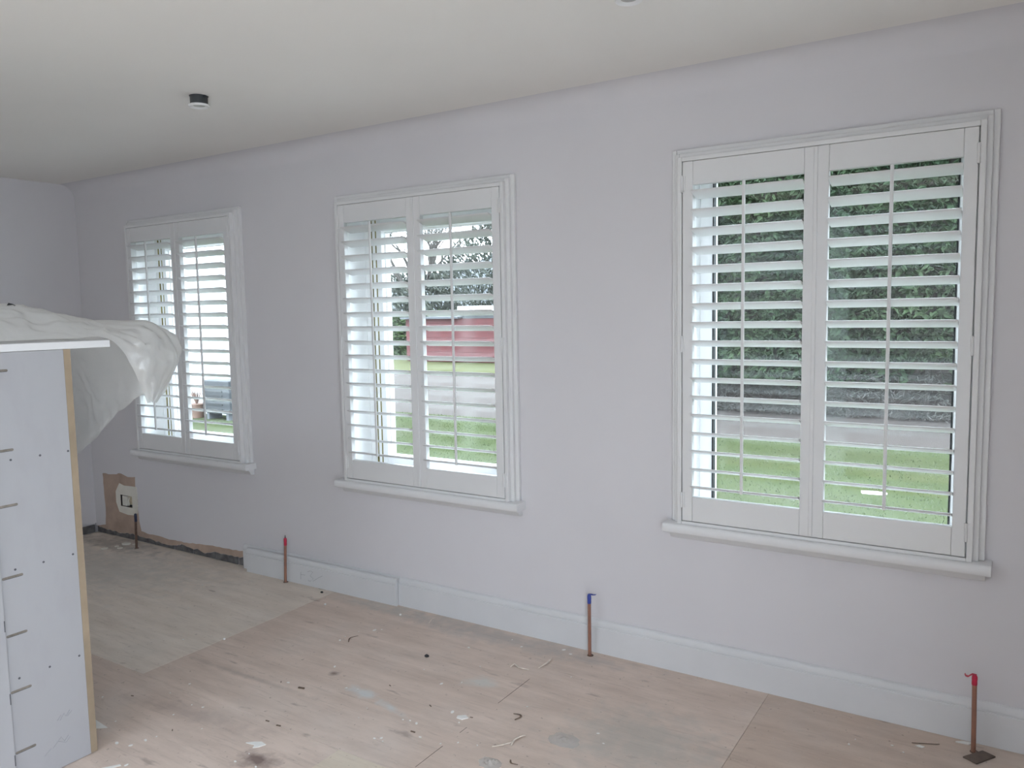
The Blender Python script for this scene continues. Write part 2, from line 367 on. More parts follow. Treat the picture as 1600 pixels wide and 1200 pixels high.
for i in range(n):
    j = (i+1) % n; a, b, c, d = outer[i], outer[j], inner[j], inner[i]
    mb.add([(a[0], -0.0035, a[1]), (b[0], -0.0035, b[1]), (c[0], -0.002, c[1]), (d[0], -0.002, d[1]), (a[0], 0, a[1]), (b[0], 0, b[1])], [(0, 1, 2, 3), (0, 4, 5, 1)])
mb.build('filler_patch', MAT['filler'], wb)['label'] = 'whitish filler smeared round the socket hole'
mb = MB(); x0, x1, z0, z1 = SOCK; D = 0.022
mb.add([(x0, 0, z0), (x1, 0, z0), (x1, 0, z1), (x0, 0, z1), (x0, D, z0), (x1, D, z0), (x1, D, z1), (x0, D, z1)], [(4, 5, 6, 7), (0, 1, 5, 4), (1, 2, 6, 5), (2, 3, 7, 6), (3, 0, 4, 7)])
sb = mb.build('socket_box', MAT['box_beige'], wb, fix=False)
MB().box(-4.585, -4.545, 0.010, 0.021, 0.238, 0.250).build('cable_end', MAT['black'], sb, bevel=0.003)
MB().box(-4.665, -4.61, 0.004, 0.021, 0.238, 0.312).build('mounting_block', MAT['filler'], sb, bevel=0.004)
MB().tube([(-4.60, 0.018, 0.245), (-4.595, 0.008, 0.275), (-4.585, 0.015, 0.305)], 0.006).build('cable_end', MAT['filler'], sb, True)
# dark bricks of the bare footing
x = XL+0.004; k = 0
while x < -3.36:
    L = random.uniform(0.19, 0.225); x1 = min(x+L, -3.352); dep = random.uniform(0.001, 0.008); hgt = random.uniform(0.052, 0.066)
    MB().box(x, x1, 0.004+dep, 0.02, 0.001, hgt).build('brick', MAT['brick'], wb, bevel=0.003); x = x1+random.uniform(0.008, 0.012)

wl = MB().box(XL-0.3, XL, YF-0.3, 0.0, 0.07, 2.75).box(XL-0.3, XL-0.014, YF-0.3, 0.0, -0.3, 0.07).build('wall_left', MAT['wall'])
struct(wl, 'plain pale wall behind the sheeted cupboard on the left', 'wall')
for k in range(3):
    MB().box(XL-0.016, XL-0.004, -0.006-0.225*(k+1)+0.012, -0.006-0.225*k, 0.001, 0.055).build('brick', MAT['brick'], wl, bevel=0.003)
mb = MB(); wall_cells(mb, 'y', YF-0.3, 0.0, -0.3, 2.75, XR, XR+0.3, [DOOR]); wr = mb.build('wall_right', MAT['wall']); weld(wr.data)
struct(wr, 'painted wall right of the windows with wide garden doors', 'wall')
struct(MB().box(XL-0.3, XR+0.3, YF-0.3, YF, -0.3, 2.75).build('wall_front', MAT['wall']), 'plain painted wall behind the viewer', 'wall')
# ceiling with a soft plaster cove at the window wall
R_ = 0.10; xs = (XL-0.1, XR+0.1); prof = []
for k in range(13):
    a = PI/2*k/12; prof.append((-R_+R_*math.sin(a), ZC-R_+R_*math.cos(a)))
n = len(prof)
MB().add([(x, y, z) for x in xs for y, z in prof], [(i, i+1, n+i+1, n+i) for i in range(n-1)]).build('plaster_cove', MAT['wall'], wb, True, fix=False)
mb = MB(); mb.add([(xs[0], ROOF[3], ZC), (xs[1], ROOF[3], ZC), (xs[1], -R_, ZC), (xs[0], -R_, ZC)], [(0, 1, 2, 3)])
r0, r1, r2_, r3 = ROOF
for (xa, xb, ya, yb) in ((XL-0.1, XR+0.1, YF-0.1, r2_), (XL-0.1, r0, r2_, r3), (r1, XR+0.1, r2_, r3)):
    mb.add([(xa, ya, ZC), (xb, ya, ZC), (xb, yb, ZC), (xa, yb, ZC)], [(0, 1, 2, 3)])
c0, c1 = ZC, ZC+0.2
mb.add([(r0, r2_, c0), (r1, r2_, c0), (r1, r3, c0), (r0, r3, c0), (r0, r2_, c1), (r1, r2_, c1), (r1, r3, c1), (r0, r3, c1)], [(0, 1, 5, 4), (1, 2, 6, 5), (2, 3, 7, 6), (3, 0, 4, 7)])
mb.box(XL-0.3, XR+0.3, r3, 0.3, ZC+0.06, c1); mb.box(XL-0.3, XR+0.3, YF-0.3, r2_, ZC+0.06, c1); mb.box(XL-0.3, r0, r2_, r3, ZC+0.06, c1); mb.box(r1, XR+0.3, r2_, r3, ZC+0.06, c1)
struct(mb.build('ceiling', MAT['ceiling'], smooth=True, fix=False), 'off white plaster ceiling curving softly into the wall', 'ceiling')

# floor: dark base with plywood sheets laid on it
fl = MB().box(XL-0.3, XR+0.3, YF-0.3, 0.3, -0.3, -0.018).build('floor', MAT['joint'])
struct(fl, 'dusty bare plywood sheet floor with paint spots', 'floor')
G = 0.0007
def sheet(x0, x1, y0, y1, mat, top=0.0):
    return MB().box(x0+G, x1-G, y0+G, y1-G, -0.018, top).build('plywood_sheet', MAT[mat], fl)
sheet(XL+0.002, -2.53, -1.22, 0.014, 'ply_grey', 0.0004)
sheet(-2.53, -0.12, -1.22, 0.014, 'ply_pink')
sheet(-0.12, XR, -1.22, 0.014, 'ply_brown', -0.0006)
sheet(XL+0.002, -3.77, -2.44, -1.22, 'ply_grey'); sheet(-3.77, -1.335, -2.44, -1.22, 'ply_pink', -0.0005); sheet(-1.335, XR, -2.44, -1.22, 'ply_tan', 0.0004)
for yy in (-3.66, -4.88):
    for x0, x1 in ((XL+0.002, -2.53), (-2.53, -0.12), (-0.12, XR)): sheet(x0, x1, max(yy, YF-0.0), yy+1.22, 'ply_tan')
# saw cut in the second sheet
for (ya, yb) in ((-0.40, -0.645), (-0.86, -0.905), (-1.01, -1.165)):
    MB().box(-1.0275, -1.0255, yb, ya, 0.0, 0.0004).build('saw_cut', MAT['joint'], fl)

# garden doors beside the camera
dr = struct(empty('door_1', (XR+0.16, (DOOR[0]+DOOR[1])/2, 0)), 'white glazed garden doors in the right hand wall', 'door')
mb = MB(); d0, d1 = DOOR[0], DOOR[1]
for a, b in ((d0, d0+0.06), (d1-0.06, d1)): mb.box(XR+0.12, XR+0.20, a, b, 0, 2.36)
mb.box(XR+0.12, XR+0.20, d0+0.06, d1-0.06, 2.31, 2.36); mb.box(XR+0.12, XR+0.20, d0+0.06, d1-0.06, 0, 0.04)
mb.build('door_frame', MAT['upvc'], dr)
yy = (d0+d1)/2; MB().box(XR+0.125, XR+0.195, yy-0.05, yy+0.05, 0.04, 2.31).build('mullion', MAT['upvc'], dr)

# ------------------------------------------------------------------ skirting boards
def skirt_profile(h, th):
    # y towards the room is negative
    p = [(0, 0), (-th, 0), (-th, h*0.775), (-th+0.0012, h*0.790), (-th+0.006, h*0.795), (-th+0.0062, h*0.815), (-th+0.0045, h*0.830)]
    for k in range(1, 7):
        a = PI/2*k/6; p.append((-th+0.0045+(th-0.009)*(1-math.cos(a)), h*0.83+h*0.16*math.sin(a)))
    p += [(-0.004, h), (0, h)]
    return p
def skirt(name, x0, x1, y, h, th, label):
    o = MB().prism_x([(a+y, b) for a, b in skirt_profile(h, th)], x0, x1).build(name, MAT['skirting'])
    return struct(o, label, 'baseboard')
skirt('baseboard_back', -2.078, XR, -0.0005, 0.154, 0.022, 'long primed skirting board fixed along the wall under the right windows')
skirt('baseboard_back', -3.343, -2.082, -0.0005, 0.152, 0.020, 'short skirting length hidden behind the loose board, its end showing')
lb = MB().prism_x(skirt_profile(0.148, 0.020), 0, 1.19).build('loose_skirting_board', MAT['skirting'])
lb.location = (-3.270, -0.036, 0.0012); lb.rotation_euler = (0.035, 0, 0.012)
tag(lb, 'loose skirting board leaning in front of the fixed one behind the red topped pipe', 'skirting board')
# pencil scribble on the loose board
def stroke(pts): return MB().tube([(x, -0.0202, z) for x, z in pts], 0.0009, 5)
scr = MB()
for pts in ([(0.36, 0.10), (0.345, 0.05), (0.345, 0.03)], [(0.475, 0.075), (0.47, 0.03)], [(0.475, 0.06), (0.51, 0.062)], [(0.53, 0.085), (0.555, 0.095), (0.575, 0.09), (0.55, 0.065), (0.575, 0.05), (0.545, 0.03), (0.53, 0.035)], [(0.57, 0.035), (0.62, 0.065), (0.65, 0.08)]):
    s_ = stroke(pts); scr.add(s_.v, s_.f)
so = scr.build('pencil_scribble', MAT['pencil']); so.parent = lb

# ------------------------------------------------------------------ windows with shutters
PF = -0.060; PT = 0.028        # panel front face and thickness
ST = 0.0425                    # stile width
NL = 17; LOUV_W = 0.089; TILT = math.radians(17)
def louvre_mesh(L):
    n = 16; prof = []
    for k in range(n):
        a = 2*PI*k/n; y = math.cos(a)*LOUV_W/2; z = math.copysign(abs(math.sin(a))**0.75, math.sin(a))*0.0052; prof.append((y, z))
    c, s = math.cos(TILT), math.sin(TILT)
    # room edge (-y) higher, outer edge lower
    prof = [(y*c + z*s, -y*s + z*c) for y, z in prof]
    return MB().prism_x(prof, -L/2, L/2).mesh('louvre', MAT['shutter'], True)
OW = PW/2-0.0015-2*ST
LOUVRE = louvre_mesh(OW-0.003)
hb = MB().lathe([(0.0055, -0.033), (0.0055, 0.033)], 10); hb.box(0.0, 0.012, 0.0005, 0.006, -0.032, 0.032)
HINGE = hb.mesh('hinge', MAT['shutter'], True)
def frame_ring(mb, x0, x1, z0, z1, w, ya, yb, bottom=True):
    """mitred look: side pieces full height, head (and foot) between"""
    mb.box(x0, x0+w, ya, yb, z0, z1); mb.box(x1-w, x1, ya, yb, z0, z1); mb.box(x0+w, x1-w, ya, yb, z1-w, z1)
    if bottom: mb.box(x0+w, x1-w, ya, yb, z0, z0+w)
WHICH = ['leftmost window, partly hidden by the plastic sheet', 'middle window, the red shed showing through', 'right hand window, green hedge showing through']
WLAB = ['leftmost white window looking onto a white wall', 'middle white window looking onto drive and red shed', 'right hand white window looking onto hedge and lawn']
for i, (c, dz) in enumerate(zip(WC, WZ)):
    x0, x1 = c-PW/2, c+PW/2; zt, zb = 2.152+dz, 0.683+dz
    # --- the window itself
    wn = struct(empty('window_%d' % (i+1), (c, 0.15, 0.70+dz)), WLAB[i], 'window')
    hz0, hz1 = HOLES[i][2], HOLES[i][3]; b = 0.008
    mb = MB(); mb.box(x0, x0+b, -0.004, 0.295, hz0, hz1); mb.box(x1-b, x1, -0.004, 0.295, hz0, hz1); mb.box(x0+b, x1-b, -0.004, 0.295, hz1-b, hz1); mb.box(x0+b, x1-b, -0.004, 0.295, hz0, hz0+b)
    mb.build('reveal_lining', MAT['upvc'], wn)
    X0, X1, Z0, Z1 = x0+b, x1-b, hz0+b, hz1-b
    mb = MB(); frame_ring(mb, X0, X1, Z0, Z1, 0.056, 0.135, 0.20); mb.build('window_frame', MAT['upvc'], wn, bevel=0.003)
    if i < 2:      # casement sash with olive weather seals
        s0 = 0.062; mb = MB(); frame_ring(mb, X0+s0+0.006, X1-s0-0.006, Z0+s0+0.002, Z1-s0-0.002, 0.066, 0.122, 0.195)
        sash = mb.build('sash', MAT['upvc'], wn, bevel=0.004)
        for xa in (X0+s0-0.004, X0+s0+0.030): MB().box(xa, xa+0.0075, 0.1205, 0.13, Z0+s0+0.004, Z1-s0-0.004).build('weather_seal', MAT['olive'], wn)
        g = s0+0.072
    else:
        g = 0.056
    gx0, gx1, gz0, gz1 = X0+g, X1-g, Z0+g, Z1-g
    mb = MB(); frame_ring(mb, gx0, gx1, gz0, gz1, 0.0055, 0.130 if i == 2 else 0.150, 0.160); mb.build('gasket', MAT['black'] if i == 2 else MAT['upvc'], wn)
    MB().box(gx0+0.001, gx1-0.001, 0.158, 0.163, gz0+0.001, gz1-0.001).build('pane', MAT['glass'], wn)
    MB().box(gx0+0.001, gx1-0.001, 0.178, 0.183, gz0+0.001, gz1-0.001).build('pane', MAT['glass'], wn)
    # --- sill below the shutter
    sl = struct(empty('trim_%d' % (i+1), (c, -0.03, 0.63+dz)), 'white moulded window sill under the %s shutter' % ('left', 'middle', 'right hand')[i], 'sill')
    so_ = 0.5725+0.022
    zs = 0.667+dz; pr = [(0, zs), (-0.070, zs), (-0.076, zs-0.003), (-0.080, zs-0.010), (-0.080, zs-0.032), (-0.076, zs-0.038), (0, zs-0.038)]
    MB().prism_x(pr, c-so_, c+so_).build('sill_board', MAT['gloss_white'], sl, True)
    za = zs-0.038; pr = [(0, za), (-0.045, za), (-0.045, za-0.008), (-0.036, za-0.014), (-0.030, za-0.028), (-0.020, za-0.034), (0, za-0.036)]
    MB().prism_x(pr, c-so_+0.018, c+so_-0.018).build('apron_moulding', MAT['gloss_white'], sl, True)
    # --- shutter
    sh = tag(empty('plantation_shutter', (c, -0.03, 0.667+dz)), 'white two panel louvred shutter over the ' + WHICH[i], 'shutter', 'plantation shutters')
    bot = 0.667+dz
    mb = MB(); F0, F1 = c-0.5725, c+0.5725; FT = 2.206+dz
    for (a, wd, y) in ((0.0, 0.0195, -0.020), (0.0185, 0.0185, -0.038), (0.036, 0.0185, PF)):     # stepped moulding, outer to inner
        mb.box(F0+a, F0+a+wd, y, 0.0, bot, FT-a); mb.box(F1-a-wd, F1-a, y, 0.0, bot, FT-a); mb.box(F0+a+wd, F1-a-wd, y, 0.0, FT-a-wd, FT-a)
    mb.box(F0+0.0545, F1-0.0545, PF, 0.0, bot, zb-0.003)
    mb.build('shutter_frame', MAT['shutter'], sh, bevel=0.0025)
    mb = MB(); frame_ring(mb, F0+0.05, F1-0.05, zb-0.006, zt+0.006, 0.020, PF+PT+0.003, -0.002); mb.build('stop_bead', MAT['shutter'], sh)
    for side in (0, 1):
        p0 = x0+0.002 if side == 0 else c+0.001; p1 = c-0.001 if side == 0 else x1-0.002
        oz0, oz1 = 0.786+dz, 2.056+dz
        mb = MB(); mb.box(p0, p0+ST, PF, PF+PT, zb, zt-0.002); mb.box(p1-ST, p1, PF, PF+PT, zb, zt-0.002)
        mb.box(p0+ST+0.0004, p1-ST-0.0004, PF+0.0006, PF+PT-0.0006, zb, oz0); mb.box(p0+ST+0.0004, p1-ST-0.0004, PF+0.0006, PF+PT-0.0006, oz1, zt-0.002)
        if side == 1:   # cover bead where the panels meet
            mb.box(p0-0.010, p0+0.004, PF-0.006, PF-0.0002, zb+0.002, zt-0.004)
        pn = mb.build('shutter_panel', MAT['shutter'], sh, bevel=0.0022)
        pn['label'] = 'left shutter panel' if side == 0 else 'right shutter panel'
        pc = (p0+p1)/2
        org = Vector(sh.location)
        zl0, zl1 = 0.825+dz, 2.019+dz
        for k in range(NL):
            o = obj('louvre', LOUVRE, pn, loc=Vector((pc, PF+PT/2, zl0+(zl1-zl0)*k/(NL-1))))
        yr = PF+PT/2-LOUV_W/2*math.cos(TILT)-0.005
        MB().box(pc-0.006, pc+0.006, yr-0.0055, yr+0.0045, zl0+0.002, zl1+0.030).build('tilt_rod', MAT['shutter'], None, bevel=0.003)
        rod = bpy.context.scene.collection.objects[-1]; rod.parent = pn
        hx = p0-0.001 if side == 0 else p1+0.001
        for hzz in (2.062, 1.42, 0.772):
            h = obj('hinge', HINGE, pn, loc=Vector((hx, PF-0.0035, hzz+dz)))
            if side == 0: pass

# ------------------------------------------------------------------ copper pipes
def pipe(x, y, top, lean, tape_mat, tape_h, label, flag=None, metal='copper'):
    root = tag(empty('copper_pipe', (x, y, 0)), label, 'pipe', 'radiator pipe stubs')
    h = top
    MB().tube([(x, y, -0.02), (x+lean*0.5, y, h*0.5), (x+lean, y, h-tape_h*0.7)], 0.0078, 14).build('tube', MAT[metal], root, True)
    z0 = h-tape_h; tx = x+lean
    MB().lathe([(0.0086, 0), (0.009, 0.004), (0.0087, tape_h*0.45), (0.0092, tape_h*0.55), (0.0088, tape_h-0.006), (0.006, tape_h)], 14, (tx, y, z0)).build('tape_cap', MAT[tape_mat], root, True)
    if flag:
        vs = []; W = 0.006
        for (a, b) in flag: vs += [(tx+a, y-W, h+b), (tx+a*0.97, y+W, h+b+0.001)]
        fs = [(2*k, 2*k+1, 2*k+3, 2*k+2) for k in range(len(flag)-1)]
        f = MB().add(vs, fs).build('tape_tail', MAT[tape_mat], root); mod = f.modifiers.new('t', 'SOLIDIFY'); mod.thickness = 0.0012
    mbx = MB(); mbx.lathe([(0.0145, 0.0), (0.014, 0.0016), (0.009, 0.0018), (0.009, 0.0)], 16, (x+0.003, y, 0.0008), cap=False); mbx.build('floor_hole_rim', MAT['copper_dull'], root, True)
    return root
pipe(-4.349, -0.103, 0.243, 0.012, 'navy_tape', 0.055, 'dull copper pipe with navy tape beside the bare plaster patch', None, 'copper_dull')
p2 = pipe(-2.91, -0.070, 0.269, 0.014, 'red_tape', 0.045, 'copper pipe with red tape in front of the loose skirting board')
MB().tube([(-2.896, -0.07, 0.262), (-2.894, -0.07, 0.285)], [0.004, 0.0015], 8).build('wire_tip', MAT['dark_metal'], p2, True)
pipe(-0.91, -0.064, 0.286, 0.000, 'blue_tape', 0.042, 'copper pipe with blue tape between the middle and right windows', [(-0.006, 0.0), (0.008, 0.002), (0.020, 0.001), (0.034, 0.004)])
pipe(0.602, -0.091, 0.280, -0.004, 'red_tape', 0.036, 'copper pipe with red tape at the far right of the wall', [(0.006, 0.0), (-0.008, 0.001), (-0.014, -0.004), (-0.020, -0.010), (-0.027, -0.009), (-0.030, -0.003)])
oc = MB().slab([(0.573, -0.149), (0.629, -0.072), (0.668, -0.092), (0.615, -0.173)], 0.0002, 0.005).build('hardboard_offcut', MAT['offcut'])
tag(oc, 'dark square hardboard offcut on the floor at the right hand pipe', 'offcut')

# ------------------------------------------------------------------ cupboard carcass under the dust sheet
CX = -2.093
cb = tag(empty('cupboard_carcass', (-2.7, -2.1, 0)), 'tall white cupboard carcass with raw board edge, draped in plastic sheet', 'cupboard')
CXL = -3.32
MB().box(CX-0.018, CX, -2.55, -1.7005, 0.0015, 1.4635).build('side_panel', MAT['melamine'], cb, bevel=0.0008)
side = COL.objects[-1]
MB().box(CXL, CXL+0.018, -2.55, -1.7005, 0.0015, 1.4635).build('side_panel', MAT['melamine'], cb, bevel=0.0008)
MB().box(CXL+0.018, CX-0.018, -2.55, -2.532, 0.0015, 1.4635).build('back_panel', MAT['melamine'], cb)
# raw board face frame on the window side
mb = MB(); mb.box(CX-0.07, CX-0.0004, -1.7000, -1.676, 0.0015, 1.4635); mb.box(CXL, CXL+0.07, -1.70, -1.676, 0.0015, 1.4635); mb.box(CXL+0.07, CX-0.07, -1.70, -1.676, 1.39, 1.4635); mb.box(CXL+0.07, CX-0.07, -1.70, -1.676, 0.0015, 0.09)
mb.build('face_frame', MAT['mdf'], cb, bevel=0.001)['label'] = 'raw brown board edging'
MB().box(CXL-0.02, CX+0.004, -2.60, -1.534, 1.4645, 1.4895).build('top_board', MAT['gloss_white'], cb, bevel=0.0015)
# upright batten on the near half of the side
MB().box(CX+0.0004, CX+0.016, -2.55, -1.9575, 0.0015, 1.4300).build('side_batten', MAT['melamine'], cb, bevel=0.0015)
for z in (0.125, 0.335, 0.527, 0.722, 0.960, 1.143, 1.404):
    n = 8; poly = []
    for k in range(n+1): a = PI/2+PI*k/n; poly.append((-1.945+0.0045*math.cos(a), z+0.0045*math.sin(a)))
    for k in range(n+1): a = -PI/2+PI*k/n; poly.append((-1.888+0.0045*math.cos(a), z+0.0045*math.sin(a)))
    m_ = len(poly); vs = [(CX+0.0001, y, zz) for y, zz in poly]+[(CX+0.0009, y, zz) for y, zz in poly]
    MB().add(vs, [tuple(range(m_)), tuple(range(2*m_-1, m_-1, -1))]+[(q, (q+1) % m_, (q+1) % m_+m_, q+m_) for q in range(m_)]).build('shelf_slot', MAT['slot'], side)
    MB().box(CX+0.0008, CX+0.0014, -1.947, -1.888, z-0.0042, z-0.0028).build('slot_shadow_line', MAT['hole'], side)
for pts in ([(-1.81, 0.175), (-1.795, 0.190)], [(-1.80, 0.172), (-1.785, 0.192), (-1.78, 0.178), (-1.765, 0.196)], [(-1.775, 0.176), (-1.758, 0.190)], [(-1.83, 0.085), (-1.80, 0.112), (-1.79, 0.092), (-1.775, 0.108)], [(-1.86, 0.070), (-1.835, 0.088)], [(-1.81, 0.10), (-1.785, 0.085), (-1.77, 0.10)]):
    MB().tube([(CX+0.0002, y, z) for y, z in pts], 0.0008, 5).build('scuff_mark', MAT['pencil'], side)
def disc(cx_, cy_, cz_, r, ry, name, mat, par):
    n = 14; vs = [(cx_, cy_+ry*math.cos(2*PI*k/n), cz_+r*math.sin(2*PI*k/n)) for k in range(n)]; vs += [(cx_+0.0007, v[1], v[2]) for v in vs]
    MB().add(vs, [tuple(range(n)), tuple(range(2*n-1, n-1, -1))]+[(q, (q+1) % n, (q+1) % n+n, q+n) for q in range(n)]).build(name, mat, par)
for z, ys in ((0.375, (-1.920, -1.821, -1.719)), (0.744, (-1.907, -1.816, -1.716)), (1.110, (-1.895, -1.802, -1.708))):
    for y in ys: disc(CX+0.0001, y, z, 0.0038, 0.0038, 'screw_hole', MAT['hole'], side)
batten = [o for o in cb.children if o.name.startswith('side_batten')][0]
for z in (0.11, 0.322, 0.570, 0.821):
    vs = []; n = 10
    MB().box(CX+0.004, CX+0.0164, -1.962, -1.9571, z-0.020, z+0.020).build('finger_hole', MAT['hole'], batten, bevel=0.002)

# ------------------------------------------------------------------ plastic dust sheet
ctrl = [
 [(-2.125, -2.55, 1.500), (-2.12, -2.10, 1.498), (-2.12, -1.85, 1.498), (-2.115, -1.66, 1.499), (-2.10, -1.555, 1.500), (-2.078, -1.500, 1.455), (-2.07, -1.455, 1.36), (-2.085, -1.405, 1.245)],
 [(-2.20, -2.55, 1.560), (-2.19, -2.10, 1.555), (-2.20, -1.85, 1.565), (-2.19, -1.68, 1.555), (-2.15, -1.54, 1.530), (-2.065, -1.420, 1.480), (-2.045, -1.385, 1.37), (-2.080, -1.392, 1.243)],
 [(-2.30, -2.55, 1.615), (-2.29, -2.10, 1.622), (-2.30, -1.86, 1.622), (-2.31, -1.68, 1.608), (-2.25, -1.52, 1.553), (-2.12, -1.365, 1.535), (-2.06, -1.285, 1.42), (-2.085, -1.365, 1.250)],
 [(-2.45, -2.55, 1.605), (-2.45, -2.10, 1.615), (-2.46, -1.85, 1.610), (-2.46, -1.64, 1.590), (-2.38, -1.47, 1.552), (-2.22, -1.320, 1.535), (-2.11, -1.262, 1.45), (-2.100, -1.320, 1.290)],
 [(-2.65, -2.55, 1.580), (-2.65, -2.10, 1.585), (-2.65, -1.85, 1.580), (-2.62, -1.62, 1.560), (-2.52, -1.46, 1.530), (-2.36, -1.370, 1.500), (-2.22, -1.370, 1.41), (-2.165, -1.410, 1.255)],
 [(-2.80, -2.55, 1.550), (-2.80, -2.10, 1.555), (-2.80, -1.85, 1.550), (-2.76, -1.62, 1.535), (-2.66, -1.48, 1.510), (-2.50, -1.440, 1.420), (-2.33, -1.440, 1.28), (-2.270, -1.450, 1.165)],
 [(-2.95, -2.55, 1.530), (-2.95, -2.10, 1.530), (-2.95, -1.85, 1.530), (-2.90, -1.62, 1.520), (-2.80, -1.49, 1.500), (-2.62, -1.455, 1.380), (-2.48, -1.455, 1.22), (-2.410, -1.465, 1.060)],
 [(-3.25, -2.55, 1.510), (-3.25, -2.10, 1.510), (-3.25, -1.85, 1.510), (-3.22, -1.62, 1.508), (-3.15, -1.50, 1.498), (-3.00, -1.465, 1.340), (-2.90, -1.465, 1.13), (-2.800, -1.470, 0.880)],
]
def cat(p, u):
    n = len(p)-1; i = min(int(u), n-1); f = u-i
    a, b, c_, d = p[max(i-1, 0)], p[i], p[i+1], p[min(i+2, n)]
    return 0.5*((2*b)+(c_-a)*f+(2*a-5*b+4*c_-d)*f*f+(3*b-a-3*c_+d)*f*f*f)
CV = [[Vector(q) for q in r] for r in ctrl]
NU, NV = 150, 130
mb = MB(); vs = []
for a in range(NU+1):
    u = a/NU*(len(CV[0])-1); row = [cat(r, u) for r in CV]
    for b in range(NV+1):
        v = b/NV*(len(CV)-1); p = cat(row, v)
        amp = 0.011 + 0.006*min(1, v)
        if v < 0.8: amp *= v/0.8*0.85+0.15
        def ridge(a_, b_, c_):           # sharp creases running one way
            return 1-2*abs(mnoise.noise(Vector((a_, b_, c_))))
        n1 = 0.7*mnoise.noise(Vector((u*1.2, v*1.4, 0.3)))+0.55*ridge(u*0.55+v*1.5, u*1.5-v*0.5, 4)-0.45*ridge(u*1.1-v*1.3, u*0.7+v*1.9, 9)+0.28*ridge(u*2.6+v*1.2, v*3.0-u*0.6, 2)
        n2 = 0.7*mnoise.noise(Vector((u*1.9+3, v*2.2+9, 5)))+0.35*ridge(u*1.8+1, v*2.4, 6)
        p = p + Vector((0.7*n2, 0.6*n1, n1))*amp
        if p.y < -1.535: p.z = max(p.z, 1.4925)
        vs.append(p)
for a in range(NU):
    for b in range(NV):
        k = a*(NV+1)+b; mb.f.append((k, k+1, k+NV+2, k+NV+1))
mb.v = [tuple(p) for p in vs]
sheet_o = mb.build('plastic_dust_sheet', MAT['poly'], None, True, fix=False)
sheet_o.data.polygons.foreach_set('use_smooth', [True]*len(sheet_o.data.polygons))
tag(sheet_o, 'crumpled milky plastic dust sheet draped over the cupboard top', 'dust sheet')
mb = MB(); pts = [(-0.022, 0, 0.0), (0.0, -0.016, 0.002), (0.018, 0.0, 0.004), (0.034, 0.004, 0.012), (0.006, 0.008, 0.018), (-0.006, 0.0, 0.022), (-0.012, 0.010, 0.008)]
mb.add(pts, [(0, 1, 5), (1, 2, 5), (2, 3, 4), (2, 4, 5), (4, 6, 5), (6, 0, 5), (0, 6, 4, 2, 1)])
bk = mb.build('tape_scrap', MAT['black']); bk.location = (-2.30, -1.765, 1.606); bk.scale = (1.0, 1.0, 1.0)
tag(bk, 'small black scrap on top of the plastic dust sheet', 'scrap')

# ------------------------------------------------------------------ downlights hanging from the ceiling
def downlight(x, y, label):
    r = tag(empty('hanging_downlight', (x, y, ZC)), label, 'downlight', 'unfitted ceiling downlights')
    z = ZC
    MB().lathe([(0.0365, -0.036), (0.0365, -0.004), (0.040, -0.0005)], 28, (x, y, z)).build('can', MAT['dark_metal'], r, True)
    MB().lathe([(0.024, -0.040), (0.040, -0.046), (0.0435, -0.042), (0.0435, -0.037), (0.036, -0.0362)], 28, (x, y, z), cap=False).build('rim', MAT['gloss_white'], r, True)
    MB().lathe([(0.0235, -0.0405), (0.0235, -0.0385)], 24, (x, y, z)).build('lens', MAT['upvc_grey'], r, True)
    MB().box(x+0.030, x+0.042, y-0.004, y+0.004, z-0.008, z-0.001).build('spring_clip', MAT['dark_metal'], r)
MAT['upvc_grey'] = plain('grey_lens', (0.42, 0.42, 0.41), 0.4, 0.1, 20)
downlight(-2.315, -0.935, 'black downlight with white rim hanging from the ceiling')
downlight(-0.31, -0.945, 'pale downlight cut off by the top edge of the picture')

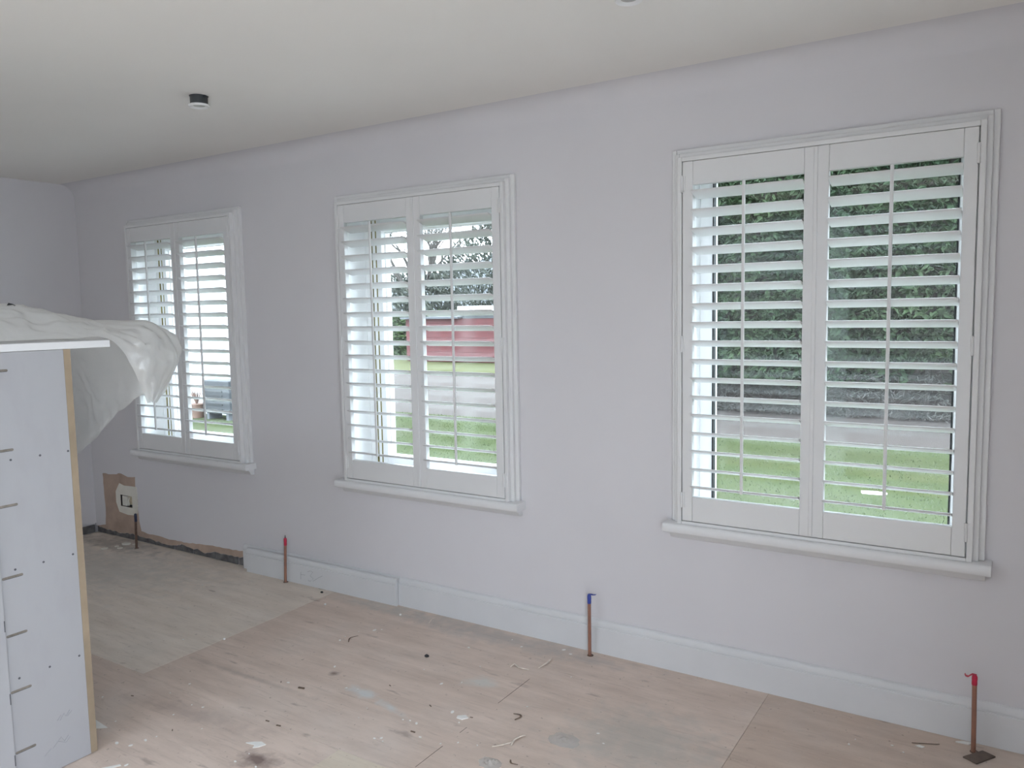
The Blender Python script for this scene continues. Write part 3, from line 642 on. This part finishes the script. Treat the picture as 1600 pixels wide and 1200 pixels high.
# ------------------------------------------------------------------ bits on the floor
def flake_mesh(r, n=7, t=0.0014, sq=0.6):
    poly = [(math.cos(2*PI*k/n)*r*random.uniform(0.6, 1.1), math.sin(2*PI*k/n)*r*sq*random.uniform(0.6, 1.1)) for k in range(n)]
    return MB().slab(poly, 0, t).mesh('paint_flake', MAT['flake'])
FLK = [flake_mesh(0.011, 7), flake_mesh(0.011, 6, 0.002, 0.45), flake_mesh(0.011, 8, 0.0016, 0.8)]
flakes = [(-2.262,-1.175,.9), (-2.26,-1.269,.5), (-2.475,-1.436,.6), (-2.091,-1.287,.7), (-2.035,-1.277,.9), (-2.085,-1.374,.5), (-2.236,-1.523,.6), (-1.993,-1.508,.6), (-2.08,-1.611,1.1), (-2.021,-1.594,1.3), (-2.006,-1.545,1.3), (-1.912,-1.678,.9), (-1.597,-1.465,1.0), (-1.595,-1.407,.5), (-1.901,-.951,.8), (-1.894,-1.384,.5), (-1.507,-1.45,.8),
 (-1.142,-.795,1.2), (-1.073,-.847,.8), (-1.244,-.931,.7), (-1.209,-.935,.9), (-1.273,-.94,.7), (-1.276,-1.099,.9), (-1.255,-1.084,.7), (-1.236,-1.098,.6), (-1.134,-1.005,1.0), (-.991,-.964,.5), (-1.042,-1.002,.6), (-.92,-.943,.6), (-.911,-.611,.5), (-1.431,-1.017,.4), (-1.456,-.944,.4), (-1.325,-.628,1.0), (-.58,-.648,1.0), (-.533,-.7,.7),
 (-1.964,-.342,1.3), (-1.937,-.318,.7), (-2.035,-.473,.5), (-2.026,-.518,.9), (-2.02,-.395,.5), (-1.84,-.738,1.2), (-1.437,-.274,.8), (-1.228,-.141,.9), (-1.307,-.098,.6), (-1.04,-.072,1.1), (-.991,-.097,1.2), (-.881,-.297,.6), (-1.277,-.411,.4), (-1.327,-.626,.6), (-1.474,-.561,.5), (-1.258,-.575,.5), (-1.65,-.86,.9), (-1.60,-.845,.7),
 (.356,-.189,.6), (.395,-.217,.7), (.238,-.213,.5), (.223,-.258,.6), (-3.978,-.318,.9), (-3.722,-.12,1.0), (-3.3,-.35,.6), (-3.05,-.62,.6), (-3.5,-.7,.6), (-2.7,-.9,.7), (-3.1,-.95,.7)]
for k, (x, y, s) in enumerate(flakes):
    o = obj('paint_flake', FLK[k % 3]); o.location = (x, y, 0.0005 if x < -2.53 else (0.0005 if y < -1.22 and x > -1.335 else 0.0001)); s *= 0.82; o.scale = (s, s, 1); o.rotation_euler = (0, 0, random.uniform(0, 6.28))
    if x < -2.53: where = 'on the grey plywood sheet behind the cupboard'
    elif x > -0.12: where = 'on the brownish sheet near the right hand pipe'
    elif y < -1.22: where = 'on the floor near the foot of the cupboard'
    elif y > -0.62: where = 'on the pinkish sheet near the skirting'
    else: where = 'on the front half of the pinkish plywood sheet'
    tag(o, 'tiny white paint flake ' + where, 'paint flake', 'white paint flakes ' + where)
def flat(name, poly, t, mat, label, cat, z=0.0001):
    cx = sum(p[0] for p in poly)/len(poly); cy = sum(p[1] for p in poly)/len(poly)
    o = MB().slab([(a-cx, b-cy) for a, b in poly], 0, t).build(name, mat); o.location = (cx, cy, z); return tag(o, label, cat)
flat('paint_flake', [(-1.665, -1.365), (-1.645, -1.345), (-1.62, -1.33), (-1.59, -1.335), (-1.60, -1.36), (-1.615, -1.375), (-1.625, -1.358), (-1.645, -1.362)], 0.002, MAT['flake'], 'largest ragged white flake, above the dark floor stain near the front', 'paint flake')
flat('paint_flake', [(-1.962, -1.725), (-1.935, -1.688), (-1.925, -1.69), (-1.94, -1.72), (-1.97, -1.735)], 0.002, MAT['flake'], 'long white flake at the bottom left corner of the floor', 'paint flake')
flat('paper_scrap', [(-2.36, -1.552), (-2.217, -1.566), (-2.262, -1.602), (-2.35, -1.612)], 0.0012, MAT['flake'], 'pointed white paper scrap sticking out from the foot of the cupboard', 'paper')
flat('plaster_chip', [(-1.105, -.812), (-1.08, -.792), (-1.06, -.803), (-1.075, -.826), (-1.10, -.825)], 0.004, MAT['flake'], 'white square plaster chip in the middle of the floor', 'plaster')
flat('plaster_chip', [(0.425, -.150), (0.438, -.138), (0.455, -.142), (0.448, -.155)], 0.002, MAT['flake'], 'white chip beside the dark nail near the right hand pipe', 'plaster')
flat('plaster_chip', [(0.545, -.052), (0.565, -.036), (0.60, -.030), (0.585, -.050)], 0.004, MAT['flake'], 'white sliver against the skirting behind the right hand pipe', 'plaster')
for (x, y, r, lb_) in ((-4.50, -0.085, 0.036, 'largest plaster chunk beside the navy taped pipe'), (-4.533, -0.219, 0.030, 'flat plaster crumb furthest from the wall near the navy taped pipe'), (-4.45, -0.160, 0.026, 'flat plaster crumb between chunk and navy taped pipe'), (-4.503, -0.150, 0.020, 'small plaster crumb in front of the largest chunk'), (-4.44, -0.06, 0.022, 'plaster crumb against the footing left of the navy taped pipe')):
    n = 8; poly = [(x+math.cos(2*PI*k/n)*r*random.uniform(.7, 1.15), y+math.sin(2*PI*k/n)*r*0.7*random.uniform(.7, 1.15)) for k in range(n)]
    flat('plaster_chip', poly, 0.010 if r > 0.03 else 0.004, MAT['filler'], lb_, 'plaster', 0.0014)
sp = MB().lathe([(0.002, 0), (0.0052, 0.0015), (0.0065, 0.005), (0.0052, 0.0085), (0.002, 0.010)], 10).mesh('plaster_crumb', MAT['flake'], True)
for (x, y, l) in ((-1.977, -0.129, 'round white crumb near the joint of the two skirting boards'), (-2.43, -0.22, 'round white crumb on the seam of the grey plywood sheet'), (-2.52, -0.80, 'round white crumb at the middle of the grey sheet seam')):
    o = obj('plaster_crumb', sp); o.location = (x, y, 0.0014 if x < -2.5 else 0.0001); tag(o, l, 'plaster')
def curl(name, pts, r, mat, label, cat):
    c = Vector((sum(p[0] for p in pts)/len(pts), sum(p[1] for p in pts)/len(pts), 0))
    P = [Vector(p)-c for p in pts]; Q = [cat_(P, k/12*(len(P)-1)) for k in range(13)]
    vs = []; fs = []
    for k, q in enumerate(Q):
        t_ = (Q[min(k+1, 12)]-Q[max(k-1, 0)]).normalized(); s_ = t_.cross(Vector((0, 0, 1))).normalized()*r*(0.5+0.5*math.sin(PI*min(1, (k+1.5)/14)))
        vs += [q+s_, q+s_*0.2+Vector((0, 0, r*0.5)), q-s_, q-Vector((0, 0, 0.0004))]
    for k in range(12):
        for j in range(4): fs.append((4*k+j, 4*k+(j+1) % 4, 4*k+4+(j+1) % 4, 4*k+4+j))
    fs += [(0, 3, 2, 1), (48, 49, 50, 51)]
    o = MB().add(vs, fs).build(name, mat); o.location = c+Vector((0, 0, 0.0006)); return tag(o, label, cat)
cat_ = cat
curl('wood_shaving', [(-1.78, -.142, 0), (-1.794, -.095, .006), (-1.793, -.066, .002)], 0.003, MAT['shaving'], 'thin curved pale shaving near the skirting left of the middle window', 'shaving')
curl('wood_shaving', [(-1.158, -.346, 0), (-1.15, -.325, .008), (-1.122, -.335, .002), (-1.10, -.338, .004), (-1.074, -.328, 0)], 0.005, MAT['shaving'], 'pinkish twisted shaving in front of the blue taped pipe, left one', 'shaving')
curl('wood_shaving', [(-1.045, -.295, 0), (-1.033, -.23, .008), (-1.045, -.183, .003)], 0.0045, MAT['shaving'], 'brown curved shaving nearest the blue taped pipe', 'shaving')
curl('wood_shaving', [(-1.974, -.513, 0), (-1.993, -.487, .004), (-2.0, -.46, 0), (-1.98, -.44, 0.003)], 0.003, MAT['brown_bit'], 'small dark hooked shaving on the pinkish sheet', 'shaving')
curl('wood_shaving', [(-1.336, -.522, 0), (-1.333, -.51, .003), (-1.325, -.492, 0)], 0.003, MAT['shaving'], 'short pale shaving left of the pale round paint smear', 'shaving')
curl('wood_shaving', [(-1.70, -.055, 0), (-1.688, -.04, .004), (-1.67, -.036, 0)], 0.003, MAT['shaving'], 'short pale shaving lying against the skirting', 'shaving')
curl('wood_splinter', [(-.868, -.925, 0.001), (-.842, -.893, .001), (-.815, -.858, .003)], 0.005, MAT['shaving'], 'long straight pale wood splinter near the front of the floor', 'splinter')
curl('wood_splinter', [(-.812, -.885, 0.001), (-.820, -.85, .006), (-.808, -.808, .004), (-.80, -.80, 0.001)], 0.005, MAT['shaving'], 'curved pale splinter crossing the end of the long straight one', 'splinter')
curl('wood_shaving', [(-.928, -.684, 0), (-.900, -.684, .004), (-.888, -.697, .004), (-.899, -.722, 0)], 0.004, MAT['brown_bit'], 'dark hooked shaving behind the long straight splinter', 'shaving')
curl('wood_shaving', [(-.766, -.960, 0), (-.750, -.980, .003), (-.728, -.972, 0)], 0.0035, MAT['brown_bit'], 'dark curled shaving at the bottom edge right of the clear scrap', 'shaving')
curl('nail', [(.413, -.137, 0.001), (.455, -.118, .001), (.498, -.098, .001)], 0.003, MAT['brown_bit'], 'dark thin nail left of the right hand pipe', 'nail')
lump = MB().lathe([(0.004, 0), (0.011, 0.003), (0.012, 0.007), (0.006, 0.012)], 9).mesh('black_lump', MAT['black'])
for (x, y, s, nm, l) in ((-1.544, -.453, 1.0, 'black_lump', 'black lump in the middle of the pinkish plywood sheet'), (-2.582, -.097, .8, 'black_lump', 'black lump by the loose skirting at the sheet seam')):
    o = obj(nm, lump); o.location = (x, y, 0.0014 if x < -2.53 else 0.0001); o.scale = (s, s*0.8, s); tag(o, l, 'lump')
bit = MB().box(-0.012, 0.012, -0.003, 0.003, 0, 0.004).mesh('brown_scrap', MAT['brown_bit'])
for k, (x, y, s) in enumerate(((-1.812, -.96, 1.2), (-1.933, -.963, .5), (-1.721, -1.217, .7), (-1.656, -1.219, .8), (-1.983, -1.449, .5), (-2.376, -1.366, .5), (-1.181, -.991, .8), (-1.053, -.792, .5), (-1.248, -.801, .6), (-1.504, -.751, .5))):
    o = obj('wood_chip', bit); o.location = (x, y, 0.0001); o.scale = (s, s, s); o.rotation_euler = (0, 0, random.uniform(-0.8, 0.4))
    tag(o, 'small dark brown wood chip on the plywood floor', 'wood chip', 'dark chips on the floor')
def film_scrap(cx, cy, r, h, label, seed):
    rnd = random.Random(seed); n = 18; rings = 7; vs = [(0, 0, h*0.8)]; fs = []
    for j in range(1, rings+1):
        for k in range(n):
            a = 2*PI*k/n; q = Vector((math.cos(a)*j*0.5+seed, math.sin(a)*j*0.5, seed)); rr = r*j/rings*(1+0.25*mnoise.noise(q))
            z = max(0.0004, h*(0.35+0.75*mnoise.noise(q*1.7))*(1.1-j/rings)+0.0006)
            vs.append((rr*math.cos(a), rr*math.sin(a)*0.75, z))
    for k in range(n): fs.append((0, 1+k, 1+(k+1) % n))
    for j in range(rings-1):
        for k in range(n): b0 = 1+j*n; fs.append((b0+k, b0+n+k, b0+n+(k+1) % n, b0+(k+1) % n))
    o = MB().add(vs, fs).build('plastic_scrap', MAT['clear_film'], None, True); o.location = (cx, cy, 0.0004); tag(o, label, 'plastic scrap')
film_scrap(-0.665, -0.755, 0.062, 0.014, 'round crumpled clear plastic scrap on the floor right of the splinters', 3)
film_scrap(-0.815, -1.015, 0.045, 0.018, 'shiny clear plastic scrap at the bottom edge of the floor', 5)

# ------------------------------------------------------------------ the garden
ZG = -0.30
t = NT('lawn', 0.95, 0.1); c = t.ramp(t.noise(2.2, 6), 0.3, 0.7, (0.043, 0.055, 0.021), (0.057, 0.070, 0.027)); c = t.mix(t.ramp(t.noise(0.55, 4), 0.45, 0.7, (0, 0, 0), (1, 1, 1)), c, (0.064, 0.068, 0.037)); c = t.mix(t.ramp(t.noise(60, 3), 0.35, 0.65, (0, 0, 0), (1, 1, 1)), c, t.mix(0.35, c, (0.023, 0.041, 0.008))); t.color(c); t.bump(t.noise(70, 4), 0.8, 0.03); MAT['lawn'] = t.m
t = NT('gravel', 0.95, 0.1); t.color(t.ramp(t.noise(34, 5), 0.3, 0.7, (0.057, 0.048, 0.044), (0.100, 0.087, 0.081))); t.bump(t.noise(60, 4), 0.7, 0.02); MAT['gravel'] = t.m
t = NT('meadow', 0.95, 0.1); t.color(t.ramp(t.noise(1.2, 6), 0.3, 0.7, (0.055, 0.063, 0.027), (0.081, 0.081, 0.037))); MAT['meadow'] = t.m
MAT['paving'] = plain('pale_paving', (0.62, 0.60, 0.57), 0.9, 0.1, 3)
MAT['soil'] = plain('dark_soil', (0.047, 0.038, 0.034), 0.95, 0.4, 8, 0.6)
t = NT('conifer', 0.75, 0.2); t.color(t.ramp(t.noise(1.1, 5), 0.3, 0.72, (0.012, 0.027, 0.014), (0.039, 0.061, 0.027))); MAT['conifer'] = t.m
MAT['bark'] = plain('grey_bark', (0.055, 0.048, 0.044), 0.95, 0.3, 10, 0.5)
MAT['twigs'] = plain('grey_twigs', (0.076, 0.073, 0.066), 0.95, 0.3, 3)
t = NT('painted_brick', 0.9, 0.15); br = t.n('ShaderNodeTexBrick'); mp = t.n('ShaderNodeMapping'); t.co(); t.link(t._co, mp.inputs['Vector']); mp.inputs['Rotation'].default_value = (PI/2, 0, 0)
t.link(mp.outputs[0], br.inputs['Vector']); br.inputs['Scale'].default_value = 1.0; br.inputs['Brick Width'].default_value = 0.225; br.inputs['Row Height'].default_value = 0.075; br.inputs['Mortar Size'].default_value = 0.006
br.inputs['Color1'].default_value = (0.78, 0.78, 0.79, 1); br.inputs['Color2'].default_value = (0.72, 0.725, 0.74, 1); br.inputs['Mortar'].default_value = (0.55, 0.55, 0.57, 1); t.link(br.outputs['Color'], t.b.inputs['Base Color']); t.bump(br.outputs['Fac'], 0.4, 0.01); MAT['white_brick'] = t.m
MAT['red_paint'] = plain('red_boards', (0.100, 0.021, 0.023), 0.6, 0.15, 5)
MAT['roof_white'] = plain('pale_roof', (0.80, 0.81, 0.82), 0.5, 0.05, 5)
MAT['slate'] = plain('slate', (0.09, 0.095, 0.105), 0.7, 0.2, 5)
MAT['unit_grey'] = plain('dark_grey_casing', (0.027, 0.030, 0.035), 0.5, 0.15, 8)
MAT['hill'] = plain('hazy_hill', (0.080, 0.087, 0.094), 0.95, 0.2, 0.05)

struct(MB().box(-30, 14, 0.302, 8.3, ZG-0.3, ZG).build('lawn', MAT['lawn']), 'green lawn outside the windows', 'lawn')
struct(MB().box(-45, 14, 8.3, 16.0, ZG-0.32, ZG-0.015).build('gravel_drive', MAT['gravel']), 'pinkish grey gravel drive beyond the lawn', 'drive')
struct(MB().box(-140, 40, 16.0, 130, ZG-0.4, ZG-0.01).build('meadow', MAT['meadow']), 'yellowish rough grass beyond the drive', 'meadow')
struct(MB().box(XR+0.302, 30, -25, 0.30, ZG-0.05, ZG+0.2).build('patio', MAT['paving']), 'paved ground outside the garden doors', 'patio')
# grass blades
mb = MB(); rnd = random.Random(3)
for k in range(26000):
    y = 1.5+6.8*rnd.random()**0.8; x = rnd.uniform(-1.1, 0.35)*(y+3.2)*0.9+0.6
    if -0.65 < x < -0.28 and 5.1 < y < 5.4: continue
    a = rnd.uniform(0, 2*PI); h = rnd.uniform(0.012, 0.028); wd = 0.005; lx, ly = rnd.uniform(-.02, .02), rnd.uniform(-.02, .02)
    n = len(mb.v); mb.v += [(x-wd*math.cos(a), y-wd*math.sin(a), ZG), (x+wd*math.cos(a), y+wd*math.sin(a), ZG), (x+lx, y+ly, ZG+h)]; mb.f.append((n, n+1, n+2))
MAT['blade'] = plain('grass_blade', (0.051, 0.068, 0.027), 0.8, 0.25, 1.5)
tag(mb.build('grass_blades', MAT['blade'], fix=False), 'short green grass blades of the lawn', 'grass', kind='stuff')
flat('white_stone', [(-0.58, 5.25), (-0.45, 5.29), (-0.34, 5.26), (-0.40, 5.21), (-0.56, 5.20)], 0.02, MAT['paving'], 'small white slab lying on the lawn outside the right hand window', 'stone', ZG)

# conifer hedge: dark trunks and soil below, sprays of foliage above
hd = tag(empty('conifer_hedge', (0, 10.9, ZG)), 'tall dense green conifer hedge behind the lawn in the right hand window', 'hedge')
mb = MB(); rnd = random.Random(11)
def spray(mb, c, d, L, wd):
    d = d.normalized(); s = d.cross(Vector((rnd.uniform(-1, 1), rnd.uniform(-1, 1), rnd.uniform(-1, 1)))).normalized()
    n = len(mb.v); nrm = d.cross(s)*L*0.12
    mb.v += [tuple(c), tuple(c+d*L*0.45+s*wd+nrm), tuple(c+d*L), tuple(c+d*L*0.45-s*wd+nrm), tuple(c+d*L*0.3+s*wd*1.5), tuple(c+d*L*0.3-s*wd*1.5)]
    mb.f += [(n, n+1, n+2, n+3), (n, n+4, n+1), (n, n+3, n+5)]
for k in range(46000):
    x = rnd.uniform(-5.6, 5.2); z = 0.62+4.9*rnd.random()**1.1
    bulge = 0.35*mnoise.noise(Vector((x*0.9, z*0.7, 1)))+0.18*mnoise.noise(Vector((x*2.7, z*2.2, 5)))
    y = 10.25-bulge+0.55*rnd.random()**2+0.04*z
    if z < 1.0 and rnd.random() < 0.45+1.2*mnoise.noise(Vector((x*1.1, 0, 9))): continue
    d = Vector((rnd.uniform(-.8, .8), -0.75, rnd.uniform(-.9, .5))); spray(mb, Vector((x, y, ZG+z)), d, rnd.uniform(0.10, 0.22), rnd.uniform(0.02, 0.042))
fo = mb.build('foliage', MAT['conifer'], hd, fix=False); fo['kind'] = 'stuff'
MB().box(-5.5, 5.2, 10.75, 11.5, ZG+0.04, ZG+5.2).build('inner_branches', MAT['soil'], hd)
for k in range(13):
    x = -5.2+k*0.84+rnd.uniform(-.35, .35); MB().tube([(x, 10.62, ZG-0.02), (x+0.03, 10.65, ZG+0.6), (x, 10.8, ZG+1.4)], [0.045, 0.035, 0.03], 8).build('trunk', MAT['bark'], hd, True)
mb = MB()
for k in range(5000):
    x = rnd.uniform(-5.6, 5.2); z = 0.8*rnd.random(); spray(mb, Vector((x, 10.45+0.3*rnd.random(), ZG+0.05+z)), Vector((rnd.uniform(-.8, .8), -.5, rnd.uniform(-.6, .6))), rnd.uniform(0.10, 0.25), 0.007)
mb.build('dry_twigs', MAT['twigs'], hd, fix=False)['kind'] = 'stuff'
struct(MB().slab([(-5.9, 9.95), (5.6, 9.75), (5.6, 11.6), (-5.9, 11.6)], ZG-0.02, ZG+0.05).build('hedge_bed', MAT['soil']), 'dark bare soil strip under the hedge', 'soil')

# white building seen in the leftmost window
wbld = tag(empty('white_building', (-14, 8.5, ZG)), 'white painted brick building filling the leftmost window', 'building')
MB().box(-22, -11.05, 6.5, 9.6, ZG, 5.2).build('wall', MAT['white_brick'], wbld)
MB().prism_x([(6.2, 5.2), (9.9, 5.2), (8.05, 7.0)], -22.2, -10.95).build('roof', MAT['slate'], wbld)
ub = tag(empty('heat_pump_unit', (-11.55, 6.1, ZG)), 'dark grey boxy unit standing by the white building', 'unit')
MB().box(-11.93, -11.17, 5.98, 6.30, ZG+0.12, 0.42).build('casing', MAT['unit_grey'], ub, bevel=0.015)
for k in range(6): MB().box(-11.86, -11.36, 5.965, 5.985, -0.11+k*0.08, -0.085+k*0.08).build('grille_bar', MAT['black'], ub)
for xa in (-11.85, -11.3): MB().box(xa, xa+0.07, 6.0, 6.28, ZG, ZG+0.125).build('foot', MAT['slate'], ub)
pl = tag(empty('potted_shrub', (-12.25, 6.05, ZG)), 'small brown twiggy shrub in a clay pot left of the dark grey unit', 'shrub')
MAT['clay'] = plain('clay', (0.156, 0.090, 0.066), 0.9, 0.2, 10)
MB().lathe([(0.11, 0), (0.16, 0.24), (0.17, 0.26), (0.15, 0.26)], 18, (-12.2, 6.05, ZG)).build('pot', MAT['clay'], pl, True)
mb = MB()
for k in range(26):
    a = rnd.uniform(0, 2*PI); r = rnd.uniform(.05, .22); mb.tube([(-12.2, 6.05, ZG+0.24), (-12.2+r*.5*math.cos(a), 6.05+r*.4*math.sin(a), ZG+0.42), (-12.2+r*math.cos(a), 6.05+r*.8*math.sin(a), ZG+0.45+rnd.uniform(.05, .22))], [0.007, 0.005, 0.002], 5)
mb.build('stems', MAT['clay'], pl, True)

# red shed seen in the middle window
rs = tag(empty('red_shed', (-16.3, 21.5, ZG)), 'long low red boarded shed with pale roof beyond the drive', 'shed')
MB().box(-19.55, -12.2, 20.93, 23.4, ZG, 1.34).build('wall', MAT['red_paint'], rs)
for k in range(9):
    z0 = ZG+0.02+k*0.18; MB().box(-19.57, -12.18, 20.90-0.01*(k % 2), 20.94, z0, z0+0.172).build('board', MAT['red_paint'], rs)
MB().box(-16.9, -12.0, 20.7, 23.6, 1.55, 1.80).build('roof', MAT['roof_white'], rs); MB().box(-16.8, -12.1, 20.88, 23.5, 1.34, 1.55).build('eaves_gap', MAT['slate'], rs)
MB().box(-19.7, -16.9, 20.7, 23.6, 1.34, 1.42).build('low_roof', MAT['slate'], rs)
hg = tag(empty('low_hedge', (-23, 25.5, ZG)), 'low bright green hedge left of the red shed', 'hedge')
mb = MB()
for k in range(5000):
    x = rnd.uniform(-30, -19.8); z = 1.9*rnd.random(); spray(mb, Vector((x, 24.6-0.4*rnd.random()+0.2*mnoise.noise(Vector((x, z, 0))), ZG+z)), Vector((rnd.uniform(-.8, .8), -.8, rnd.uniform(-.3, .9))), rnd.uniform(.15, .3), .06)
MAT['hedge2'] = plain('bright_hedge', (0.056, 0.090, 0.028), 0.8, 0.35, 1.0)
mb.build('foliage', MAT['hedge2'], hg, fix=False)['kind'] = 'stuff'
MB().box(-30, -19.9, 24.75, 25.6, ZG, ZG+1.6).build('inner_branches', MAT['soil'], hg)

# bare winter trees
def tree(x, y, h, spread, seed, label, depth=7, twig=MAT['twigs']):
    rnd = random.Random(seed); root = tag(empty('bare_tree', (x, y, ZG)), label, 'tree', 'bare trees beyond the drive')
    trunk = MB(); tw = MB()
    def grow(p, d, L, r, lev):
        q = p+d*L*0.5+Vector((rnd.uniform(-1, 1), rnd.uniform(-1, 1), rnd.uniform(-.3, .6)))*L*0.06; e = p+d*L
        (trunk if lev > depth-4 else tw).tube([p, q, e], [r, r*0.85, r*0.68], 6 if lev > depth-4 else 3)
        if lev == 0: return
        for _ in range(3 if lev < depth-1 else 4):
            dd = (d+Vector((rnd.uniform(-1, 1), rnd.uniform(-1, 1), rnd.uniform(-.35, .75)))*spread).normalized()
            grow(e if rnd.random() < .6 else p+d*L*rnd.uniform(.55, 1), dd, L*rnd.uniform(.62, .82), r*0.6, lev-1)
    grow(Vector((x, y, ZG)), Vector((0, 0, 1)), h*0.28, h*0.02, depth)
    trunk.build('trunk', MAT['bark'], root, True, fix=False); tw.build('twigs', twig, root, fix=False)['kind'] = 'stuff'
tree(-29.5, 34, 9.5, 0.55, 5, 'bare tree against the sky in the left half of the middle window', 6)
tree(-17.0, 30.5, 13.0, 0.66, 12, 'dense bare tree behind the red shed, above its pale roof', 7)
th = tag(empty('grey_thicket', (-24, 44, ZG)), 'grey green leafless thicket behind the red shed', 'thicket')
mb = MB()
for k in range(14000):
    x = rnd.uniform(-40, -13); z = 10.5*rnd.random()*(0.45+0.55*min(1, max(0, (x+36)/8)))
    spray(mb, Vector((x, 44+rnd.uniform(-1.2, .6), ZG+z)), Vector((rnd.uniform(-.7, .7), -.3, rnd.uniform(.1, 1))), rnd.uniform(.3, .8), .055)
MAT['thicket'] = plain('thicket_leaf', (0.071, 0.078, 0.066), 0.95, 0.4, 0.6)
mb.build('foliage', MAT['thicket'], th, fix=False)['kind'] = 'stuff'
# far hill
mb = MB(); N = 40; vs = []
for k in range(N+1):
    x = -190+k*6.0; u = k/N; h = 9+17*math.exp(-((x+62)/26)**2)+1.2*mnoise.noise(Vector((x*0.08, 0, 0)))
    vs += [(x, 112, ZG-1), (x, 122, ZG+h*0.7), (x, 135, ZG+h), (x, 175, ZG-1)]
fs = []
for k in range(N):
    for j in range(3): fs.append((4*k+j, 4*k+4+j, 4*k+5+j, 4*k+1+j))
struct(mb.add(vs, fs).build('hill', MAT['hill'], smooth=True), 'hazy grey hill on the horizon in the middle window', 'hill')
